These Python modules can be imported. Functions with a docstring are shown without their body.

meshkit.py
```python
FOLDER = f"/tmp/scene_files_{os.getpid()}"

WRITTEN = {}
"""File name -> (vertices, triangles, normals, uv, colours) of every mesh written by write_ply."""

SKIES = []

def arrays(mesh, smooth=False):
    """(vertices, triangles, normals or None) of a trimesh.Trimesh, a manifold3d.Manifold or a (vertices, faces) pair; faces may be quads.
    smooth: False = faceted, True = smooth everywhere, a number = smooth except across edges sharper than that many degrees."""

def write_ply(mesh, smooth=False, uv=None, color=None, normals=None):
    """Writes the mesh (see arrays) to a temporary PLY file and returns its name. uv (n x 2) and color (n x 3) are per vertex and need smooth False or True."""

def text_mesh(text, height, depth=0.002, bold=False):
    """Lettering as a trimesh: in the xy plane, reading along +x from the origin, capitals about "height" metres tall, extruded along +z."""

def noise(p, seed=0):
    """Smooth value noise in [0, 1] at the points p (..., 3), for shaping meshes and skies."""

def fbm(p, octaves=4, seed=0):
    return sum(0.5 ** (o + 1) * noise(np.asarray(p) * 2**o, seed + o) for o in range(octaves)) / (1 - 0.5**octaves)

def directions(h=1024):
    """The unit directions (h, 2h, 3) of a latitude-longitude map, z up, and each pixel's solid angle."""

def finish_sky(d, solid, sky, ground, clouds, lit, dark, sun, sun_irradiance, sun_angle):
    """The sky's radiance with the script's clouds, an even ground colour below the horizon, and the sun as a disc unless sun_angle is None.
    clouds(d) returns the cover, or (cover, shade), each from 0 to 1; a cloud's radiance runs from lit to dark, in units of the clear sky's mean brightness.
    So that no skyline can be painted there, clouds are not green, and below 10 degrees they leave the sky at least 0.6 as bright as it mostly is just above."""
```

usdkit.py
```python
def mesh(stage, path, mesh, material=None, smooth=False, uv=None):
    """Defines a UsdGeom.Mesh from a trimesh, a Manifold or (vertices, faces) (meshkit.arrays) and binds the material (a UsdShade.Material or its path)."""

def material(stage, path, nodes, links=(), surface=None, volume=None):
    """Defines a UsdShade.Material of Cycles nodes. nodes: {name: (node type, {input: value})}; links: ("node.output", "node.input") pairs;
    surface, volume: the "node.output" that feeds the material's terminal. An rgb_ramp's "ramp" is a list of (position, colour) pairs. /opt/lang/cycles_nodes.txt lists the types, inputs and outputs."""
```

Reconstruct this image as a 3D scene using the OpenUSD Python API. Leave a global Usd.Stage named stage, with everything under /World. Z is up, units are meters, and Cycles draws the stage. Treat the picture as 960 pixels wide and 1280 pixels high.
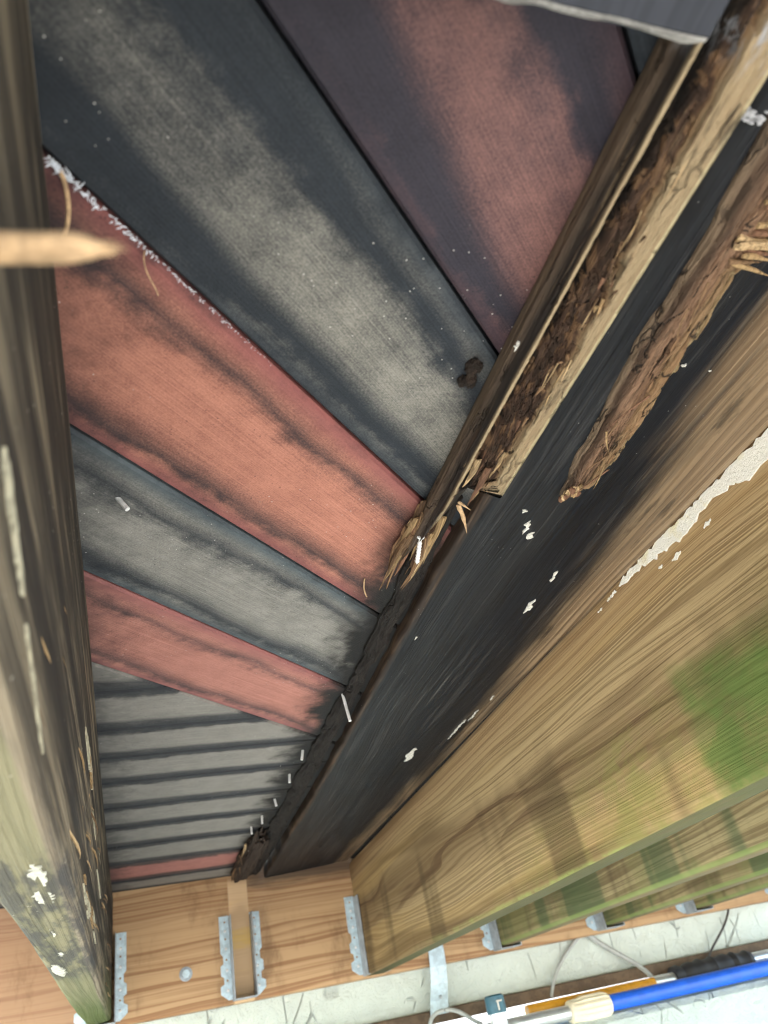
import math, random
import numpy as np, trimesh, usdkit
import meshkit
from shapely.geometry import Polygon, box as sbox
from pxr import Usd, UsdGeom, UsdLux, UsdShade, Gf, Sdf

stage = Usd.Stage.CreateInMemory()
UsdGeom.SetStageUpAxis(stage, UsdGeom.Tokens.z)
UsdGeom.SetStageMetersPerUnit(stage, 1.0)
UsdGeom.Xform.Define(stage, '/World')
UsdGeom.Scope.Define(stage, '/World/Looks')
rnd = random.Random(7)
rng = np.random.default_rng(7)

# ------------------------------------------------------------------ camera
# the lens is the origin; x runs along the house wall, y towards it
CAM = np.array([[0.9510966, -0.0007815, -0.3088926],
                [-0.2535310, -0.5732300, -0.7791851],
                [-0.1764575, 0.8193942, -0.5453952]])          # columns: camera right, up, back
cam = UsdGeom.Camera.Define(stage, '/World/camera')
M = Gf.Matrix4d(1.0)
for i in range(3):
    M.SetRow(i, Gf.Vec4d(*CAM[:, i].tolist(), 0))
cam.AddTransformOp().Set(M)
cam.CreateHorizontalApertureAttr(36.0)
cam.CreateVerticalApertureAttr(48.0)
cam.CreateFocalLengthAttr(36.375)
cam.CreateClippingRangeAttr(Gf.Vec2f(0.005, 500))
cam.CreateFStopAttr(11.5)
cam.CreateFocusDistanceAttr(0.72)
EXPOSURE = 3.22
cam.CreateExposureAttr(EXPOSURE)

# ------------------------------------------------------------------ sky and sun (bright overcast)
SUN_AZ, SUN_EL = math.radians(205), math.radians(42)      # azimuth from +y towards +x
dome = UsdLux.DomeLight.Define(stage, '/World/sky')
dome.GetPrim().SetCustomDataByKey('kind', 'structure')
dm = usdkit.material(stage, '/World/Looks/sky_light', {
    's': ('sky_texture', {'sky_type': 'single_scattering', 'sun_disc': False, 'sun_elevation': SUN_EL, 'sun_rotation': SUN_AZ}),
    'b': ('background_shader', {'strength': 0.12})}, [('s.color', 'b.color')], surface='b.background')
UsdShade.MaterialBindingAPI.Apply(dome.GetPrim()).Bind(dm)
sun = UsdLux.DistantLight.Define(stage, '/World/sun')
sun.CreateNormalizeAttr(True)
sun.CreateIntensityAttr(0.5)
sun.CreateAngleAttr(10.0)
sun.CreateColorAttr(Gf.Vec3f(1.0, 0.96, 0.9))
sun.AddRotateXYZOp().Set(Gf.Vec3f(90 - math.degrees(SUN_EL), 0, 180 - math.degrees(SUN_AZ)))

# ------------------------------------------------------------------ helpers: prims
used = {}


def path_of(name, parent):
    base = parent.GetPath() if parent else Sdf.Path('/World')
    k = (str(base), name)
    n = used.get(k, 0)
    used[k] = n + 1
    return f'{base}/{name}' + (f'_{n:03d}' if n else '')


def tag(p, label=None, cat=None, group=None, kind=None):
    for k, v in (('label', label), ('category', cat), ('group', group), ('kind', kind)):
        if v:
            p.SetCustomDataByKey(k, v)
    return p


def thing(name, label, cat, group=None, kind=None):
    return tag(UsdGeom.Xform.Define(stage, path_of(name, None)).GetPrim(), label, cat, group, kind)


def part(name, mesh, mat, parent=None, smooth=False, uv=None, label=None, cat=None, group=None, kind=None):
    m = usdkit.mesh(stage, path_of(name, parent), mesh, mat, True if (uv is not None and smooth) else smooth, uv)
    return tag(m.GetPrim(), label, cat, group, kind)


# ------------------------------------------------------------------ helpers: materials
class G:
    def __init__(self):
        self.n, self.l, self.k = {}, [], 0

    def node(self, kind, out, **inp):
        self.k += 1
        nm = f'n{self.k}'
        vals = {}
        for key, v in inp.items():
            if isinstance(v, R):
                self.l.append((v.s, f'{nm}.{key}'))
            else:
                vals[key] = v
        self.n[nm] = (kind, vals)
        return R(self, f'{nm}.{out}', nm)

    def pos(self):
        return self.node('geometry', 'position')

    def uv(self):
        return self.node('uvmap', 'UV', attribute='st')

    def map(self, v, scale=(1, 1, 1), loc=(0, 0, 0), rot=(0, 0, 0)):
        return self.node('mapping', 'vector', mapping_type='point', vector=v, scale=scale, location=loc, rotation=rot)

    def xyz(self, v):
        a = self.node('separate_xyz', 'x', vector=v)
        return a, R(self, a.nm + '.y', a.nm), R(self, a.nm + '.z', a.nm)

    def noise(self, v, scale=1., detail=4., rough=.55, dist=0.):
        return self.node('noise_texture', 'fac', vector=v, scale=scale, detail=detail, roughness=rough, distortion=dist)

    def wave(self, v, scale=1., dist=2., detail=2., direction='diagonal', profile='sine', dscale=1.):
        return self.node('wave_texture', 'fac', vector=v, scale=scale, distortion=dist, detail=detail, bands_direction=direction, profile=profile, detail_scale=dscale)

    def voro(self, v, scale=1., feature='f1', out='distance'):
        return self.node('voronoi_texture', out, vector=v, scale=scale, feature=feature)

    def ramp(self, f, stops):
        return self.node('rgb_ramp', 'color', fac=f, ramp=stops)

    def step(self, f, a, b):           # smoothstep of f from a to b (a may exceed b)
        if a < b:
            return self.node('map_range', 'result', range_type='smoothstep', value=f, from_min=a, from_max=b, to_min=0., to_max=1., clamp=True)
        return self.node('map_range', 'result', range_type='smoothstep', value=f, from_min=b, from_max=a, to_min=1., to_max=0., clamp=True)

    def math(self, op, a, b=0.5, c=0.):
        return self.node('math', 'value', math_type=op, value1=a, value2=b, value3=c)

    def mul(self, a, b): return self.math('multiply', a, b)
    def add(self, a, b): return self.math('add', a, b)

    def mix(self, a, b, f, mode='mix'):
        return self.node('mix', 'color', mix_type=mode, color1=a, color2=b, fac=f)

    def bump(self, h, strength=.5, dist=.002, normal=None):
        kw = dict(height=h, strength=strength, distance=dist)
        if normal is not None:
            kw['normal'] = normal
        return self.node('bump', 'normal', **kw)

    def out(self, name, color, rough=.75, normal=None, **kw):
        inp = dict(base_color=color, roughness=rough, **kw)
        if normal is not None:
            inp['normal'] = normal
        p = self.node('principled_bsdf', 'BSDF', **inp)
        return usdkit.material(stage, '/World/Looks/' + name, self.n, self.l, surface=p.s)


class R:
    def __init__(self, g, s, nm): self.g, self.s, self.nm = g, s, nm


DIAG = [(0, (.55,) * 3), (.05, (.75,) * 3), (.12, (.6,) * 3), (.2, (.22,) * 3), (.33, (.8,) * 3), (.5, (1,) * 3), (.66, (.95,) * 3), (.76, (.5,) * 3), (.85, (.14,) * 3), (.93, (.55,) * 3), (1, (.6,) * 3)]
ROWS = [(0, (.05,) * 3), (.10, (.14,) * 3), (.20, (.9,) * 3), (.5, (1,) * 3), (.74, (.9,) * 3), (.84, (.12,) * 3), (1, (.03,) * 3)]


def deck_board_material(name, pale, mid, dark, edge, prof=DIAG, darken=0., seed=0.):
    """Composite decking: fine lines along the board, soft mildew bands near both edges, soot-black rot next to the rotten joist."""
    g = G()
    uv = g.uv()
    u, v, _ = g.xyz(uv)
    p = g.pos()
    px, py, pz = g.xyz(p)
    big = g.noise(g.map(uv, scale=(7, 1.6, 1), loc=(seed, 3, seed)), 1., 3, .55)
    med = g.noise(g.map(p, scale=(45, 45, 45), loc=(seed, 0, 0)), 1., 5, .62)
    str_ = g.noise(g.map(uv, scale=(14, 14, 1), loc=(seed, 1, 0)), 1., 4, .65)
    lines = g.noise(g.map(uv, scale=(5, 170, 1), loc=(0, seed, 0)), 1., 3, .8)
    pits = g.noise(g.map(p, scale=(700, 700, 700)), 1., 3, .75)
    comb = g.wave(g.map(uv, scale=(0, 1, 0)), 16., .6, 1., 'y')
    vw = g.add(v, g.add(g.mul(g.add(big, -.5), .26), g.add(g.mul(g.add(med, -.5), .13), g.mul(g.add(str_, -.5), .07))))
    pr = g.ramp(vw, prof)
    pr = g.add(pr, g.mul(g.step(g.add(g.add(py, g.mul(g.add(big, -.5), .2)), g.mul(px, .4)), .36, .14), -.38))  # every board turns darker away from the house
    clean = g.step(g.add(pr, g.add(g.mul(g.add(med, -.5), .45), g.add(g.mul(g.add(pits, -.5), .5), g.add(g.mul(g.add(str_, -.5), .35), -darken)))), -.05, .95)
    tex = g.add(g.mul(lines, .62), g.add(g.mul(pits, .42), g.mul(med, .22)))
    base = g.mix(tuple(x * .8 for x in mid), tuple(min(1, x * 1.1) for x in pale), g.step(tex, .46, .78))
    rim = g.math('minimum', v, g.math('subtract', 1., v))
    base = g.mix(edge, base, g.step(g.add(rim, g.mul(g.add(med, -.5), .08)), .02, .16))
    drk = g.mix(dark, tuple(x * 1.9 for x in dark), g.step(tex, .45, .8))
    col = g.mix(drk, base, clean)
    damp = g.step(g.add(px, g.mul(g.add(med, -.5), .07)), .012, -.05)
    col = g.mix(col, dark, g.mul(damp, .6))
    wob = g.add(px, g.add(g.mul(g.add(big, -.5), .07), g.mul(g.add(med, -.5), .07)))
    lim = g.math('multiply_add', py, .004, .203)
    rot = g.step(g.math('subtract', wob, lim), -.016, .03)
    rot = g.mul(rot, g.step(py, .42, .62))
    col = g.mix(col, (.011, .0100, .0095), rot)
    vd = g.voro(p, 150.)
    sp = g.mul(g.step(vd, .085, .05), g.step(g.noise(p, 9., 2), .5, .6))
    col = g.mix(col, (.6, .58, .54), g.mul(sp, .8))
    mo = g.mul(g.step(g.voro(p, 210.), .16, .08), g.step(g.noise(p, 16., 4, .6), .50, .60))
    col = g.mix(col, dark, g.mul(mo, .75))
    chk = g.step(g.noise(g.map(uv, scale=(7, 240, 1), loc=(seed, 4, 0)), 1., 3, .6), .66, .74)
    col = g.mix(col, dark, g.mul(chk, .45))
    h = g.add(g.add(g.mul(lines, .6), g.mul(comb, .12)), g.add(g.mul(pits, .7), g.mul(med, .4)))
    return g.out(name, col, .7, g.bump(h, .5, .0011), specular_ior_level=.2)


def wood_material(name, light, dark, stain=(.03, .026, .022), grain=190., stretch=.055, stain_amt=.5, stain_at=.55, green=None, extra=None, bump=.5, rough=.78, wdist=.10, seed=0., specks=.0):
    """Sawn timber with grain along y. extra(g, p, col) may paint further marks."""
    g = G()
    p = g.pos()
    warp = g.noise(g.map(p, scale=(9, 1.3, 9), loc=(seed, 0, 0)), 1., 2, .5)
    # growth rings: uneven dark lines along a height field that is nearly level along the board
    px, py, pz = g.xyz(p)
    bend = g.noise(g.map(p, scale=(7, .95, 8.5), loc=(seed * 1.7, seed, 3)), 1., 2.2, .5)
    phi = g.add(g.add(pz, g.mul(px, .8)), g.mul(g.add(bend, -.5), wdist))
    rv = g.node('combine_xyz', 'vector', x=g.mul(phi, grain), y=g.mul(py, .35), z=seed)
    w = g.noise(rv, 1., 2.5, .6)
    w = g.step(w, .62, .40)
    lw = g.noise(g.map(p, scale=(14, 1.6, 14), loc=(seed, 8, 0)), 1., 3, .5)
    w2 = g.noise(g.map(p, scale=(420, 11, 420)), 1., 4, .7)
    w3 = g.noise(g.map(p, scale=(60, 2.5, 60), loc=(seed, 2, 0)), 1., 5, .65)
    f = g.add(g.mul(w, .45), g.add(g.mul(w2, .6), g.mul(w3, .4)))
    col = g.mix(dark, light, g.step(f, .42, 1.0))
    col = g.mix(col, g.mix(dark, light, .35), g.mul(g.step(warp, .45, .7), .6))
    if green:
        gm = g.noise(g.map(p, scale=(8, 3.5, 6), loc=(seed, 5, 1)), 1., 4, .6)
        gm2 = g.noise(g.map(p, scale=(40, 40, 40)), 1., 4, .6)
        amt = g.step(g.add(gm, g.mul(g.add(gm2, -.5), .25)), green[1], green[1] + .15)
        col = g.mix(col, g.mix(green[0], light, g.mul(w2, .35)), g.mul(amt, green[2]))
    st = g.noise(g.map(p, scale=(55, 2.2, 55), loc=(seed + 3, 1, 4)), 1., 5, .62)
    col = g.mix(col, stain, g.mul(g.step(st, stain_at, stain_at + .14), stain_amt))
    if extra:
        col = extra(g, p, col)
    if specks:
        vd = g.voro(p, 110.)
        col = g.mix(col, (.62, .58, .48), g.mul(g.mul(g.step(vd, .09, .05), g.step(g.noise(p, 14., 2), .5, .62)), specks))
    h = g.add(g.mul(w, .5), g.add(g.mul(w2, .8), g.mul(st, .5)))
    return g.out(name, col, rough, g.bump(h, bump, .0016), specular_ior_level=.14)


def simple(name, color, rough=.6, var=.25, scale=30., bump=.2, metallic=0., **kw):
    g = G()
    p = g.pos()
    n = g.noise(p, scale, 5, .6)
    n2 = g.noise(p, scale * 9, 3, .6)
    c2 = tuple(x * (1 - var) for x in color)
    col = g.mix(c2, color, g.step(g.add(n, g.mul(g.add(n2, -.5), .5)), .35, .65))
    return g.out(name, col, rough, g.bump(g.add(n, n2), bump, .001), metallic=metallic, **kw)


# --- marks of single timbers
def right_joist_marks(g, p, col):
    x, y, z = g.xyz(p)
    n = g.noise(g.map(p, scale=(20, 8, 20)), 1., 5, .6)
    nb = g.add(n, -.5)
    f = g.noise(g.map(p, scale=(150, 30, 150)), 1., 3, .6)
    gold = g.noise(g.map(p, scale=(7, 1.1, 22), loc=(0, 4.4, 0)), 1., 3, .5)
    col = g.mix(col, g.mix(col, (.40, .27, .11), .5), g.step(gold, .5, .66))
    bend2 = g.noise(g.map(p, scale=(1, 1.5, 9), loc=(0, 2.2, 5)), 1., 2.5, .5)
    phi2 = g.add(z, g.mul(g.add(bend2, -.5), .16))
    r2 = g.noise(g.node('combine_xyz', 'vector', x=g.mul(phi2, 105.), y=g.mul(y, .4), z=2.), 1., 1.5, .5)
    mid = g.step(g.math('absolute', g.add(g.add(z, g.mul(g.add(bend2, -.5), .06)), g.math('multiply_add', y, -.02, -.195)), 0.), .042, .018)
    col = g.mix(col, (.085, .045, .022), g.mul(g.mul(g.step(r2, .54, .62), mid), .7))
    col = g.mix(col, g.mix(col, (.10, .06, .03), .45), mid)
    heart = g.step(g.noise(g.map(p, scale=(3, .8, 13), loc=(0, 6.1, 2)), 1., 3, .5), .54, .62)
    col = g.mix(col, g.mix(col, (.07, .038, .016), .55), heart)
    # algae: runs down the face in upright bands, thickest low and towards the open end
    cols = g.noise(g.map(p, scale=(0, 7.5, 1.2), loc=(0, 2.3, 0)), 1., 3, .55)
    low = g.step(g.add(g.add(z, g.mul(nb, .12)), g.mul(y, .05)), .285, .17)
    band = g.add(g.mul(g.step(cols, .34, .56), .45), .55)
    out = g.step(g.add(y, g.mul(nb, .3)), 1.3, .62)
    mott = g.step(g.noise(g.map(p, scale=(30, 22, 30)), 1., 5, .7), .34, .62)
    amt = g.mul(g.mul(g.mul(low, band), g.mul(out, .9)), mott)
    green = g.mix((.13, .15, .03), (.24, .24, .07), f)
    col = g.mix(col, green, g.mul(amt, .75))
    # damp dark blotches in upright columns
    wet = g.mul(g.step(g.noise(g.map(p, scale=(0, 9, 2), loc=(0, 7.7, 0)), 1., 2, .5), .50, .62), g.step(g.add(z, g.mul(nb, .1)), .29, .2))
    col = g.mix(col, (.075, .052, .025), g.mul(wet, .6))
    patch = g.mul(g.step(g.add(y, g.mul(nb, .02)), .614, .590), g.step(g.add(g.add(z, g.mul(nb, .06)), g.mul(y, -.13)), .172, .135))
    col = g.mix(col, g.mix((.055, .105, .02), (.115, .165, .045), f), g.mul(g.mul(patch, g.add(g.mul(mott, .4), .6)), .8))
    # browner, darker wood near the top
    top = g.step(g.add(z, g.mul(nb, .05)), .27, .335)
    col = g.mix(col, g.mix(col, (.30, .17, .085), .5), g.mul(top, .6))
    under = g.step(x, .4955, .499)
    col = g.mix(col, g.mix((.10, .08, .042), (.06, .08, .025), f), g.mul(under, .9))
    edge = g.mul(g.mul(g.mul(g.step(g.add(z, g.mul(nb, .012)), .1155, .1105), g.step(x, .4985, .4955)), g.add(mott, .15)), g.step(y, 1.7, .8))
    return g.mix(col, (.24, .29, .085), g.mul(edge, .75))


def plank_marks(g, p, col):
    x, y, z = g.xyz(p)
    n = g.noise(g.map(p, scale=(30, 3, 10)), 1., 5, .62)
    n2 = g.noise(g.map(p, scale=(12, 2, 5), loc=(3, 0, 0)), 1., 3, .6)
    f = g.noise(g.map(p, scale=(220, 9, 100)), 1., 4, .7)
    lim = g.node('map_range', 'result', value=y, from_min=.2, from_max=.95, to_min=.380, to_max=.474, clamp=True)
    wob = g.add(g.add(x, g.mul(g.add(n, -.5), .10)), g.mul(g.add(n2, -.5), .06))
    brown = g.step(g.math('subtract', wob, lim), -.02, .035)
    grey = g.step(g.add(x, g.mul(g.add(n, -.5), .04)), .375, .345)
    black = g.mix((.0055, .007, .0105), (.0125, .0135, .0155), grey)
    black = g.mix(black, (.04, .038, .036), g.mul(g.step(f, .55, .8), .35))
    st1 = g.noise(g.map(p, scale=(110, 3.2, 60), loc=(6, 1, 0)), 1., 5, .7)
    black = g.mix(black, (.034, .034, .035), g.mul(g.step(st1, .54, .60), .7))
    black = g.mix(black, (.003, .003, .004), g.mul(g.step(st1, .44, .38), .8))
    scr = g.step(g.noise(g.map(p, scale=(420, 5, 200), loc=(1, 9, 0)), 1., 2, .5), .70, .76)
    black = g.mix(black, (.14, .135, .125), g.mul(scr, .5))
    edge0 = g.node('map_range', 'result', value=y, from_min=.55, from_max=1.28, to_min=.2675, to_max=.2845, clamp=True)
    left = g.step(g.math('subtract', g.add(x, g.mul(g.add(n, -.5), .012)), edge0), .007, .001)
    black = g.mix(black, g.mix((.028, .018, .012), (.09, .055, .032), g.step(f, .45, .7)), g.mul(left, .85))
    col = g.mix(black, col, brown)
    blot = g.step(g.noise(g.map(p, scale=(38, 9, 38), loc=(0, 2, 0)), 1., 5, .65), .56, .68)
    col = g.mix(col, (.006, .006, .007), g.mul(blot, .6))
    vd = g.voro(p, 120.)
    return g.mix(col, (.5, .5, .48), g.mul(g.mul(g.step(vd, .07, .04), g.step(g.noise(p, 12., 2), .5, .6)), .7))


def left_joist_marks(g, p, col):
    x, y, z = g.xyz(p)
    n = g.noise(g.map(p, scale=(25, 5, 25)), 1., 5, .6)
    nb = g.add(n, -.5)
    band = g.mul(g.step(g.add(z, g.mul(nb, .09)), .128, .165), g.step(y, .02, .2))
    dk = g.noise(g.map(p, scale=(70, 3.2, 70), loc=(2, 1, 0)), 1., 5, .65)
    col = g.mix(col, (.022, .019, .017), g.mul(g.mul(band, g.step(dk, .34, .55)), .9))
    col = g.mix(col, (.20, .13, .07), g.mul(g.mul(band, g.step(dk, .40, .30)), .45))
    # algae on the flat underside, thickest near the wall
    under = g.mul(g.step(z, .124, .110), g.step(x, -.040, -.048))
    gr = g.mix((.20, .19, .105), (.12, .14, .05), g.step(g.add(y, g.mul(nb, .6)), .8, 1.6))
    col = g.mix(col, gr, g.mul(g.step(g.add(under, g.mul(nb, .8)), .3, .8), .75))
    col = g.mix(col, (.07, .11, .02), g.mul(g.mul(g.step(y, 1.2, 1.8), g.step(z, .2, .11)), .55))
    # dark mould
    m = g.mul(g.step(g.add(g.noise(g.map(p, scale=(30, 2.2, 30), loc=(0, 4.1, 0)), 1., 5, .62), g.mul(nb, .3)), .5, .62), g.mul(g.step(y, .45, .6), g.step(y, 1.25, .95)))
    col = g.mix(col, (.035, .035, .036), g.mul(m, .6))
    m2 = g.mul(g.mul(g.step(g.noise(g.map(p, scale=(50, 9, 50), loc=(3, 1.1, 0)), 1., 5, .65), .42, .58), g.step(z, .14, .12)), g.mul(g.step(y, .42, .5), g.step(y, 1.15, .95)))
    return g.mix(col, (.045, .045, .047), g.mul(m2, .75))


def ledger_marks(g, p, col):
    x, y, z = g.xyz(p)
    n = g.noise(g.map(p, scale=(6, 1, 30)), 1., 5, .6)
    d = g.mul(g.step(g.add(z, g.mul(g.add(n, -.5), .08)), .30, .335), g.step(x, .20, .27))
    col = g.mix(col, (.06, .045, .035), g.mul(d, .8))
    clean = g.mul(g.step(g.math('absolute', g.add(x, -.2275), 0.), .023, .02), g.step(z, .35, .32))
    return g.mix(col, g.mix((.62, .43, .25), (.68, .46, .15), g.step(n, .5, .7)), g.mul(clean, .9))


MAT = {}
MAT['red1'] = deck_board_material('red_decking', (.42, .185, .13), (.29, .115, .083), (.028, .020, .021), (.27, .095, .085), seed=1.3)
MAT['red2'] = deck_board_material('red_decking_b', (.42, .19, .15), (.30, .125, .10), (.034, .025, .027), (.30, .12, .11), darken=-.1, seed=4.1)
MAT['red3'] = deck_board_material('dusky_red_decking', (.205, .105, .090), (.125, .065, .063), (.020, .018, .024), (.085, .043, .047), darken=.2, seed=6.3)
MAT['red_row'] = deck_board_material('red_decking_row', (.42, .19, .16), (.32, .135, .12), (.045, .036, .036), (.06, .04, .04), ROWS, 0., seed=3.4)
MAT['grey1'] = deck_board_material('dark_grey_decking', (.25, .238, .205), (.12, .116, .105), (.015, .018, .022), (.062, .072, .08), darken=.3, seed=2.2)  # darker all over than the other grey boards
MAT['grey2'] = deck_board_material('grey_decking', (.26, .25, .225), (.17, .165, .15), (.020, .023, .027), (.085, .105, .115), darken=.06, seed=7.9)
MAT['grey_row'] = deck_board_material('grey_decking_row', (.25, .235, .21), (.19, .18, .165), (.022, .023, .026), (.04, .052, .055), ROWS, -.06, seed=9.2)
MAT['joist_right'] = wood_material('damp_joist_wood', (.385, .28, .145), (.205, .138, .066), stain=(.10, .065, .04), grain=300., stain_amt=.3, stain_at=.56, extra=right_joist_marks, seed=.9, wdist=.10)
def far_joist_marks(g, p, col):
    x, y, z = g.xyz(p)
    cols = g.noise(g.map(p, scale=(3, 9, .8), loc=(0, 1.3, 0)), 1., 3, .55)
    col = g.mix(col, (.055, .095, .045), g.mul(g.step(cols, .5, .62), g.mul(g.step(z, .3, .18), .65)))
    col = g.mix(col, (.10, .07, .04), g.mul(g.step(cols, .46, .36), .6))
    col = g.mix(col, (.17, .125, .07), g.mul(g.step(z, .1105, .1095), .7))
    edge = g.step(g.math('absolute', g.add(z, -.1125)), .0045, .002)
    return g.mix(col, (.20, .26, .08), g.mul(edge, .65))


MAT['joist_far'] = wood_material('far_joist_wood', (.36, .29, .15), (.19, .14, .07), grain=170., green=((.13, .17, .05), .44, .5), seed=3.3, stain=(.05, .05, .03), stain_amt=.4, extra=far_joist_marks)
MAT['joist_left'] = wood_material('weathered_joist_wood', (.27, .225, .155), (.125, .10, .07), stain=(.035, .029, .024), grain=420., wdist=.03, stain_amt=.8, stain_at=.47, extra=left_joist_marks, seed=5.2, specks=.7, bump=1.)
MAT['plank'] = wood_material('black_stained_plank_wood', (.30, .215, .13), (.13, .085, .05), stain=(.04, .034, .03), grain=260., stain_amt=.5, stain_at=.52, extra=plank_marks, seed=2.7, rough=.5)
gledger = G()


def ledger_wood():
    g = gledger
    p = g.pos()
    px, py, pz = g.xyz(p)
    bend = g.noise(g.map(p, scale=(1.1, 1, 8.), loc=(2.3, 0, 0)), 1., 2.5, .5)
    phi = g.add(pz, g.mul(g.add(bend, -.5), .11))
    w = g.step(g.noise(g.node('combine_xyz', 'vector', x=g.mul(phi, 120.), y=g.mul(px, .3), z=.5), 1., 2.5, .6), .66, .38)
    w2 = g.noise(g.map(p, scale=(6, 300, 300)), 1., 4, .7)
    w3 = g.noise(g.map(p, scale=(5, 20, 50)), 1., 5, .6)
    f = g.add(g.mul(w, .5), g.add(g.mul(w2, .3), g.mul(w3, .4)))
    col = g.mix((.30, .16, .075), (.50, .325, .17), g.step(f, .25, .85))
    col = g.mix(col, g.mix(col, (.34, .20, .13), .6), g.step(g.xyz(p)[0], -.05, -.09))
    dirt = g.noise(g.map(p, scale=(9, 1, 4), loc=(4, 0, 0)), 1., 6, .68)
    col = g.mix(col, (.16, .085, .04), g.mul(g.step(dirt, .5, .68), .6))
    knots = g.voro(g.map(p, scale=(4.5, 1, 11), loc=(.4, 0, .2)), 1.)
    col = g.mix(col, (.13, .065, .03), g.mul(g.step(knots, .13, .05), .8))
    col = ledger_marks(g, p, col)
    return g.out('ledger_wood', col, .7, g.bump(g.add(w, w2), .3, .0012), specular_ior_level=.3)


MAT['ledger'] = ledger_wood()


def rotten_material(name, stops, seed, contrast=.5, checks=.35):
    """Decayed timber: colour follows the place on the ring (uv.y), broken up by fibres and checks."""
    g = G()
    u, v, _ = g.xyz(g.uv())
    p = g.pos()
    fib = g.noise(g.map(p, scale=(420, 16, 420), loc=(seed, 0, 0)), 1., 4, .7)
    med = g.noise(g.map(p, scale=(150, 22, 150), loc=(0, seed, 0)), 1., 5, .65)
    big = g.noise(g.map(p, scale=(60, 14, 60), loc=(0, 0, seed)), 1., 4, .6)
    vw = g.add(v, g.add(g.mul(g.add(med, -.5), .05), g.mul(g.add(big, -.5), .05)))
    col = g.ramp(vw, stops)
    col = g.mix(col, (.035, .024, .017), g.mul(g.step(med, .54, .70), contrast))
    col = g.mix(col, (.42, .29, .16), g.mul(g.step(fib, .58, .76), contrast * .55))
    col = g.mix(col, g.mix(col, (.33, .19, .095), .55), g.mul(g.step(u, .52, .8), g.step(v, .48, .54)))
    col = g.mix(col, g.mix(col, (.03, .02, .014), .6), g.step(u, .42, .15))
    py = g.xyz(p)[1]
    web = g.mul(g.step(py, .122, .098), g.step(g.noise(g.map(p, scale=(190, 60, 190)), 1., 4, .65), .48, .6))
    col = g.mix(col, (.36, .37, .39), g.mul(web, .75))
    dp = g.node('vector_math', 'vector', math_type='add', vector1=g.map(p, scale=(70, 11, 70), loc=(seed, 0, 0)), vector2=g.node('noise_texture', 'color', vector=p, scale=45., detail=3.))
    cr = g.node('voronoi_texture', 'distance', vector=dp, scale=1., feature='distance_to_edge')
    cmask = g.step(g.noise(g.map(p, scale=(40, 20, 40)), 1., 2), .42, .55)
    cr = g.add(cr, g.mul(g.math('subtract', 1., cmask), .2))
    col = g.mix(col, g.mix((.02, .014, .01), col, g.step(cr, .005, .04)), checks)
    h = g.add(g.add(g.mul(fib, 1.1), med), g.mul(g.step(cr, .0, .06), .6))
    return g.out(name, col, .85, g.bump(h, 1., .004), specular_ior_level=.25)


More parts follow.
